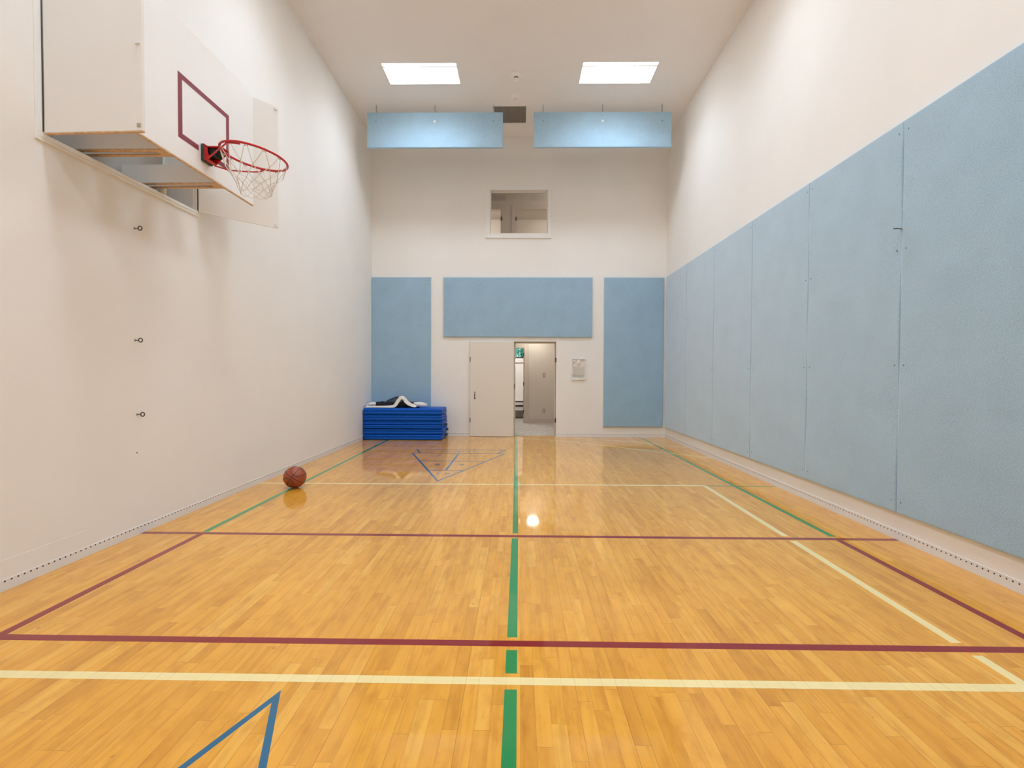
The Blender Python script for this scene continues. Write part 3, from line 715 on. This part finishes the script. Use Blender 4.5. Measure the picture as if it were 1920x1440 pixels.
# ------------------------------------------------------------ folded blue gym mats
M_MAT = mat('blue_vinyl', (.0005, .090, .50), .45, Specular_IOR_Level=.2)
bump(M_MAT, noise(M_MAT, 14, 4), .25, .01)
M_MATE = mat('mat_seam', (.004, .03, .16), .5)
hts = [.108, .112, .076, .074, .118, .130]     # bottom to top
labs = ['lowest folded blue gym mat in the corner stack, on the floor', 'folded blue gym mat second from the bottom of the corner stack',
        'folded blue gym mat third from the bottom of the corner stack', 'folded blue gym mat third from the top of the corner stack',
        'folded blue gym mat second from the top of the corner stack', 'topmost folded blue gym mat, carrying the rolled net']
def cushion(x0, x1, y0, y1, z0, z1, r, seed, up=1):
    """padded slab with bulging sides"""
    rnd = random.Random(seed); mb = MB(); nx, k = 28, 7
    outline = []
    nside = 24
    c = [(x0, y0), (x1, y0), (x1, y1), (x0, y1)]
    path = []
    for s in range(4):
        a, b = c[s], c[(s+1) % 4]
        n_ = nx if s % 2 == 0 else 10
        for i in range(n_): path.append((a[0]+(b[0]-a[0])*i/n_, a[1]+(b[1]-a[1])*i/n_))
    cx, cy = (x0+x1)/2, (y0+y1)/2
    rings = []
    for j in range(k+1):
        t = j/k; z = z0+(z1-z0)*t; rr = r if (t > .5) == (up > 0) else r*.30; ins = rr*(1-math.sqrt(max(0, 1-(2*t-1)**2*.98)))
        ring = []
        for (x, y) in path:
            wv = rnd.uniform(-1, 1)*.0012
            dx = -ins if x == x1 else (ins if x == x0 else 0); dy = -ins if y == y1 else (ins if y == y0 else 0)
            ring.append(Vector((min(max(x, x0+ins), x1-ins), min(max(y, y0+ins), y1-ins)+wv, z)))
        rings.append(ring)
    n = len(path)
    for ring in rings: mb.v += ring
    for j in range(k):
        for i in range(n): i2 = (i+1) % n; mb.f.append([j*n+i, j*n+i2, (j+1)*n+i2, (j+1)*n+i])
    mb.f.append(list(range(n))[::-1]); mb.f.append([k*n+i for i in range(n)])
    return mb
z = 0
for i, hh in enumerate(hts):
    jx, jy = (.0, .012, -.006, .010, .004, .0)[i], (.0, .008, .0, .012, .006, .0)[i]
    x0, x1, y0, y1 = -3.022+jx*.3, -1.492+jx, 9.372+jy, 9.985+jy*.5
    t = thing('gym_mat', (-2.25, 9.68, z), labs[i], 'gym mat', 'folded blue gym mats stacked in the left corner')
    n_ = 2
    for k in range(n_):
        a, b = z+.002+(hh-.004)*k/n_, z+.002+(hh-.004)*(k+1)/n_-.001
        cushion(x0+.003*k, x1-(.006, -.004, .010, .002, .008, .004)[i]*k, y0+(.004, .010, -.002, .008, .003, .006)[i]*k, y1, a, b, .024, i*3+k, 1 if k else -1).build('mat_panel', M_MAT, t, smooth=True)
    if i in (0, 1, 2):
        zz = z+hh*.5
        MB().ribbon([(x1-.004, y1-.16, zz+.01), (x1+.022, y1-.15, zz+.018), (x1+.034, y1-.07, zz+.0), (x1+.016, y1-.03, zz-.016), (x1-.004, y1-.02, zz-.02)], (0, .004, .03), .004).build('handle', M_MATE, t)
    MB().box(x0+.02, x1-.02, y0+.012, y0+.020, z+hh/2-.003, z+hh/2+.001).build('fold_seam', M_MATE, t)
    z += hh
ZT = z
# ------------------------------------------------------------ rolled sports net on the mats
nt = thing('sports_net', (-2.40, 9.60, ZT), 'rolled black sports net with white webbing lying on the blue mats', 'sports net')
M_NETB = mat('black_netting', (.012, .013, .020), .85); M_WEB = mat('white_webbing', (.80, .76, .70), .7)
bump(M_NETB, noise(M_NETB, 90, 3), .9, .01)
rnd = random.Random(3)
pts = [(-2.86+.95*i/24, 9.58+.015*math.sin(i*.7), ZT+.060+.006*math.sin(i*1.9)) for i in range(25)]
MB().tube(pts, [.030+.030*min(1, i/2, (24-i)/2)+.003*math.sin(i*2.3) for i in range(25)], 14).build('net_roll', M_NETB, nt, smooth=True)
# loose netting heaped behind the roll: open diamond mesh
def hump(u, v):     # u along x 0..1, v across 0..1
    x = -2.78+.72*u; zt = .215*math.sin(PI*min(1, max(0, u*.95+.05)))**1.3 if u < 1 else .02
    zz = ZT+.02+zt*math.sin(PI*(.12+.80*v))*(.75+.25*u) + .004*math.sin(23*u+7*v)
    return Vector((x, 9.52+.34*v, zz))
mb = MB(); NU, NV = 34, 14
for k in range(-NV, NU+1):
    for sg in (1, -1):
        ps = []
        for j in range(NV+1):
            u = (k+j)/NU if sg > 0 else (k+NV-j)/NU
            if 0 <= u <= 1: ps.append(hump(u, j/NV))
        if len(ps) > 1: mb.tube(ps, .0024, 4, caps=False)
mb.build('loose_netting', M_NETB, nt)
# webbing band folded over the roll into a peak
Yn = 9.47
MB().ribbon(smoothpts([(-2.98, 9.46, ZT+.022), (-2.80, Yn, ZT+.022), (-2.60, Yn-.01, ZT+.024), (-2.47, Yn, ZT+.030), (-2.42, Yn, ZT+.055), (-2.37, Yn+.01, ZT+.13), (-2.32, Yn+.02, ZT+.195), (-2.26, Yn+.03, ZT+.205)]),
    [(.0, .07, .025), (.0, .07, .025), (.0, .06, .03), (-.02, .04, .045), (-.06, .03, .035), (-.065, .03, .03), (-.03, .03, .06), (0, .03, .06)], .006).build('webbing', M_WEB, nt)
MB().ribbon(smoothpts([(-2.30, Yn+.01, ZT+.200), (-2.245, Yn, ZT+.185), (-2.20, Yn-.01, ZT+.125), (-2.14, Yn-.02, ZT+.080), (-2.06, Yn-.02, ZT+.045), (-2.01, Yn-.02, ZT+.028)]),
    [(0, .03, .05), (.04, .03, .045), (.065, .03, .03), (.05, .03, .045), (.03, .04, .04), (.03, .05, .02)], .006).build('webbing', M_WEB, nt)
MB().tube([(-2.07, 9.56, ZT+.062), (-1.98, 9.56, ZT+.066), (-1.90, 9.555, ZT+.060), (-1.83, 9.55, ZT+.052)], [.050, .048, .045, .036], 12).build('rolled_end', M_WHITE, nt, smooth=True)
torus(MB(), (-1.835, 9.535, ZT+.060), .026, .010, (.9, -.3, .2), (0, 0, 1), 16).build('end_loop', M_WHITE, nt)
MB().tube([(-2.97, 9.55, ZT+.052), (-2.90, 9.56, ZT+.066), (-2.83, 9.57, ZT+.060)], [.034, .044, .040], 12).build('rolled_end', M_WHITE, nt, smooth=True)
torus(MB(), (-2.965, 9.515, ZT+.048), .028, .008, (1, 0, .15), (0, 0, 1), 16).build('end_loop', M_WEB, nt)
bar((-2.93, 9.49, ZT+.03), (-2.85, 9.50, ZT+.07), .02, .012).build('buckle', M_CHROME, nt)

# ============================================================ HALL BEHIND THE DOOR
HY = 12.75
M_CARP = mat('grey_carpet', (.42, .39, .36), .95)
_n = noise(M_CARP, 9, 6, rough=.8); lk(M_CARP, ramp(M_CARP, _n, [(.35, (.30, .27, .245)), (.65, (.55, .52, .49))]), bsdf(M_CARP).inputs['Base Color'])
struct('floor_hall', MB().box(-2.2, 2.2, YB+.145, 14.9, -.06, .004), M_CARP, 'grey hall carpet beyond the doorway', 'carpet')
struct('ceiling_hall', MB().box(-2.2, 2.2, YB+.145, 14.9, 2.45, 2.5), M_HALL, 'hall ceiling beyond the doorway', 'ceiling')
struct('wall_hall_left', MB().box(-2.25, -2.2, YB+.145, 14.9, 0, 2.45), M_HALL, 'left side wall of the hall', 'wall')
struct('wall_hall_right', MB().box(2.2, 2.25, YB+.145, 14.9, 0, 2.45), M_HALL, 'right side wall of the hall', 'wall')
struct('wall_hall_back', holes(MB(), 'y', HY, HY+.12, -2.2, 2.2, 0, 2.45, [(-.72, .125, 0, 1.965)]), M_HALL, 'taupe hall wall facing the doorway', 'wall')
d2 = tag(MB().box(.125, .24, HY-.018, HY, 0, 2.075).box(-.72, .125, HY-.018, HY, 1.965, 2.075).box(-.83, -.72, HY-.018, HY, 0, 2.075).build('door_2', M_HTRIM, bevel=.003), 'casing of the inner doorway across the hall', 'doorway', kind='structure')
for z in (1.80, 1.03, .30): MB().box(.100, .125, HY+.01, HY+.02, z-.05, z+.05).build('hinge', M_DARKM, d2)
MB().box(.105, .125, HY+.0205, HY+.12, 0, 1.965).build('jamb', M_HTRIM, d2)
struct('baseboard_hall', MB().box(.24, 2.2, HY-.014, HY, 0.004, .12), M_HTRIM, 'taupe baseboard along the hall wall', 'baseboard')
def plate(x, z, lab, kindn):
    o = thing(kindn, (x, HY, z), lab, 'wall plate')
    MB().box(x-.035, x+.035, HY-.006, HY, z-.058, z+.058).build('cover_plate', mat('plate_taupe', (.34, .29, .245), .45), o, bevel=.002)
    for dz in (-.022, .022): MB().box(x-.012, x+.012, HY-.009, HY-.006, z+dz-.013, z+dz+.013).build('socket' if 'outlet' in kindn else 'rocker', M_HTRIM, o)
plate(.646, 1.267, 'taupe light switch plate on the hall wall seen through the doorway', 'light_switch')
plate(.646, .328, 'taupe power outlet low on the hall wall seen through the doorway', 'power_outlet')
hl = thing('hall_ceiling_light', (.42, 12.25, 2.45), 'flush ceiling light in the hall, mirrored in the glossy floor', 'ceiling light')
MB().lathe([(.15, 2.45), (.15, 2.43)], 28, Matrix.Translation((.36, 12.25, 0))).build('base', M_WHITE, hl)
MB().lathe([(.13, 2.43), (.12, 2.39), (.06, 2.365), (.01, 2.36)], 28, Matrix.Translation((.36, 12.25, 0))).build('globe', M_HLAMP, hl, smooth=True)
h2 = copy_tree(hl); h2['label'] = 'unseen fill light added in the hall, left of the doorway'; h2.location = (-1.1, 11.2, 2.45)  # extra light added out of view to brighten the hall evenly
h3 = copy_tree(hl); h3['label'] = 'unseen third light of the hall, right of the doorway'; h3.location = (1.5, 11.0, 2.45)  # another copy of the hall light, out of view
for h_ in (hl, h2, h3): h_['group'] = 'flush ceiling lights of the hall'
# little room beyond, with high window and built-in bench
BYW = 14.5
struct('wall_closet_back', holes(MB(), 'y', BYW, BYW+.12, -2.2, 2.2, 0, 2.45, [(-.9, .60, 1.80, 2.12)]), plaster('closet_paint', (.80, .76, .74), .01), 'pale wall of the little room beyond the hall', 'wall')
wn2 = tag(holes(MB(), 'y', BYW-.02, BYW+.03, -.94, .64, 1.77, 2.15, [(-.9, .60, 1.80, 2.12)]).build('window_2', M_DARKM), 'high dark framed window with green foliage outside', 'window', kind='structure')
MB().box(-.9, .6, BYW+.05, BYW+.055, 1.80, 2.12).build('window_glass', M_GLASS, wn2)
struct('trim_2', MB().box(-.95, .65, BYW-.03, BYW, 1.62, 1.635), M_HTRIM, 'thin rail under the high window', 'trim')
cb = thing('bench_cabinet', (0, 14.2, 0), 'white built-in bench with open lower shelf seen through both doorways', 'cabinet')
mb = MB().box(-.95, .65, 14.0, 14.49, .395, .48).box(-.95, .65, 14.02, 14.49, .24, .345)
mb.box(-.95, -.93, 14.0, 14.49, .004, .24).box(.12, .16, 14.0, 14.49, .004, .24); mb.build('body', M_WHITE, cb)
MB().box(-.94, .64, 14.06, 14.49, .345, .395).box(-.94, .64, 14.06, 14.49, .48, .51).build('shadow_gap', M_BLACK, cb)
MB().box(-.95, .65, 13.99, 14.49, .51, .53).build('seat_board', M_WHITE, cb)
tl_ = thing('closet_fill_light', (-.3, 13.6, 2.45), 'unseen fill light added in the little room, above the door head', 'ceiling light')  # added out of view to brighten the little room's pale wall
MB().lathe([(.15, 2.45), (.15, 2.42)], 24, Matrix.Translation((-.4, 13.6, 0))).build('base', M_WHITE, tl_)
MB().lathe([(.13, 2.42), (.11, 2.39), (.01, 2.37)], 24, Matrix.Translation((-.4, 13.6, 0))).build('globe', emis('closet_fill_emission', (1, .96, .9), 70), tl_, smooth=True)
# shrub outside the high window
sh = thing('garden_tree', (.1, 17.2, 0), 'leafy green tree outside the high window', 'tree')
M_LF = mat('leaf_green', (.06, .34, .22), .5); rnd = random.Random(11); mb = MB()
for i in range(5200):
    c = Vector((rnd.gauss(.1, .8), 17.2+rnd.gauss(0, .35), 2.15+rnd.gauss(0, .40)))
    a = Vector((rnd.gauss(0, 1), rnd.gauss(0, 1), rnd.gauss(0, 1))).normalized(); b = a.cross(Vector((rnd.gauss(0, 1), rnd.gauss(0, 1), 1))).normalized()
    n = len(mb.v); s = rnd.uniform(.03, .06); mb.v += [c-a*s, c+b*s*.5, c+a*s, c-b*s*.5]; mb.f.append([n, n+1, n+2, n+3])
mb.build('foliage', M_LF, sh)
MB().tube([(.1, 17.2, 0), (.15, 17.2, 1.3), (.05, 17.2, 2.6)], [.09, .07, .03], 10).build('trunk', mat('bark', (.12, .08, .05), .9), sh)

# ============================================================ UPSTAIRS HALL BEHIND THE WINDOW
UY, UZ0, UZ1 = 11.20, 2.95, 5.40
M_UP = plaster('upper_hall_paint', (.52, .47, .41), .01)
struct('floor_upper', MB().box(-2.2, 2.2, YB+.145, 13.3, UZ0-.05, UZ0), M_CARP, 'upstairs hall carpet', 'carpet')
struct('ceiling_upper', MB().box(-2.2, 2.2, YB+.145, 13.3, UZ1, UZ1+.05), M_UP, 'upstairs hall ceiling', 'ceiling')
struct('wall_upper_left', MB().box(-2.25, -2.2, YB+.145, 13.3, UZ0, UZ1), M_UP, 'upstairs hall left wall', 'wall')
struct('wall_upper_right', MB().box(2.2, 2.25, YB+.145, 13.3, UZ0, UZ1), M_UP, 'upstairs hall right wall', 'wall')
struct('wall_upper_middle', holes(MB(), 'y', UY, UY+.12, -2.2, 2.2, UZ0, UZ1, [(-1.25, -.425, UZ0, 5.045), (-.09, .82, UZ0, 5.045)]), M_UP, 'taupe upstairs wall with two doorways seen through the small window', 'wall')
struct('wall_upper_back', MB().box(-2.2, 2.2, 13.06, 13.18, UZ0, UZ1), M_UP, 'far wall of the upstairs rooms', 'wall')
struct('wall_upper_between', MB().box(-.29, -.23, UY+.12, 13.06, UZ0, UZ1), M_UP, 'partition between the two upstairs rooms', 'wall')
for nm, a, b, lab in (('door_3', -1.25, -.425, 'left upstairs doorway seen through the small window'), ('door_4', -.09, .82, 'right upstairs doorway seen through the small window')):
    dd = tag(MB().box(a-.1, a, UY-.018, UY, UZ0, 5.145).box(b, b+.1, UY-.018, UY, UZ0, 5.145).box(a, b, UY-.018, UY, 5.045, 5.145).build(nm, M_HTRIM), lab, 'doorway', kind='structure')
    hx = b if nm == 'door_3' else a
    MB().box(hx-.016, hx+.016, UY+.0, UY+.02, UZ0, 5.045).build('jamb', M_DARKM if 0 else M_HTRIM, dd)
    MB().box(hx-.02, hx+.02, UY-.022, UY-.018, 4.78, 4.87).build('hinge', M_DARKM, dd)
def ufill(x, y, lab, r=.15):  # unseen dome lights added to brighten the upstairs rooms and hall
    o = thing('upstairs_fill_light', (x, y, UZ1), lab, 'ceiling light', 'unseen fill lights added upstairs')
    MB().lathe([(r, UZ1), (r, UZ1-.03)], 24, Matrix.Translation((x, y, 0))).build('base', M_WHITE, o)
    MB().lathe([(r*.9, UZ1-.03), (r*.7, UZ1-.07), (.01, UZ1-.09)], 24, Matrix.Translation((x, y, 0))).build('globe', M_UFILL, o, smooth=True)
ufill(-1.2, 12.0, 'unseen fill light added in the left upstairs room')
ufill(1.7, 10.65, 'unseen fill light added in the upstairs hall, right of the small window', .10)
ufill(1.3, 12.0, 'unseen fill light added in the right upstairs room')
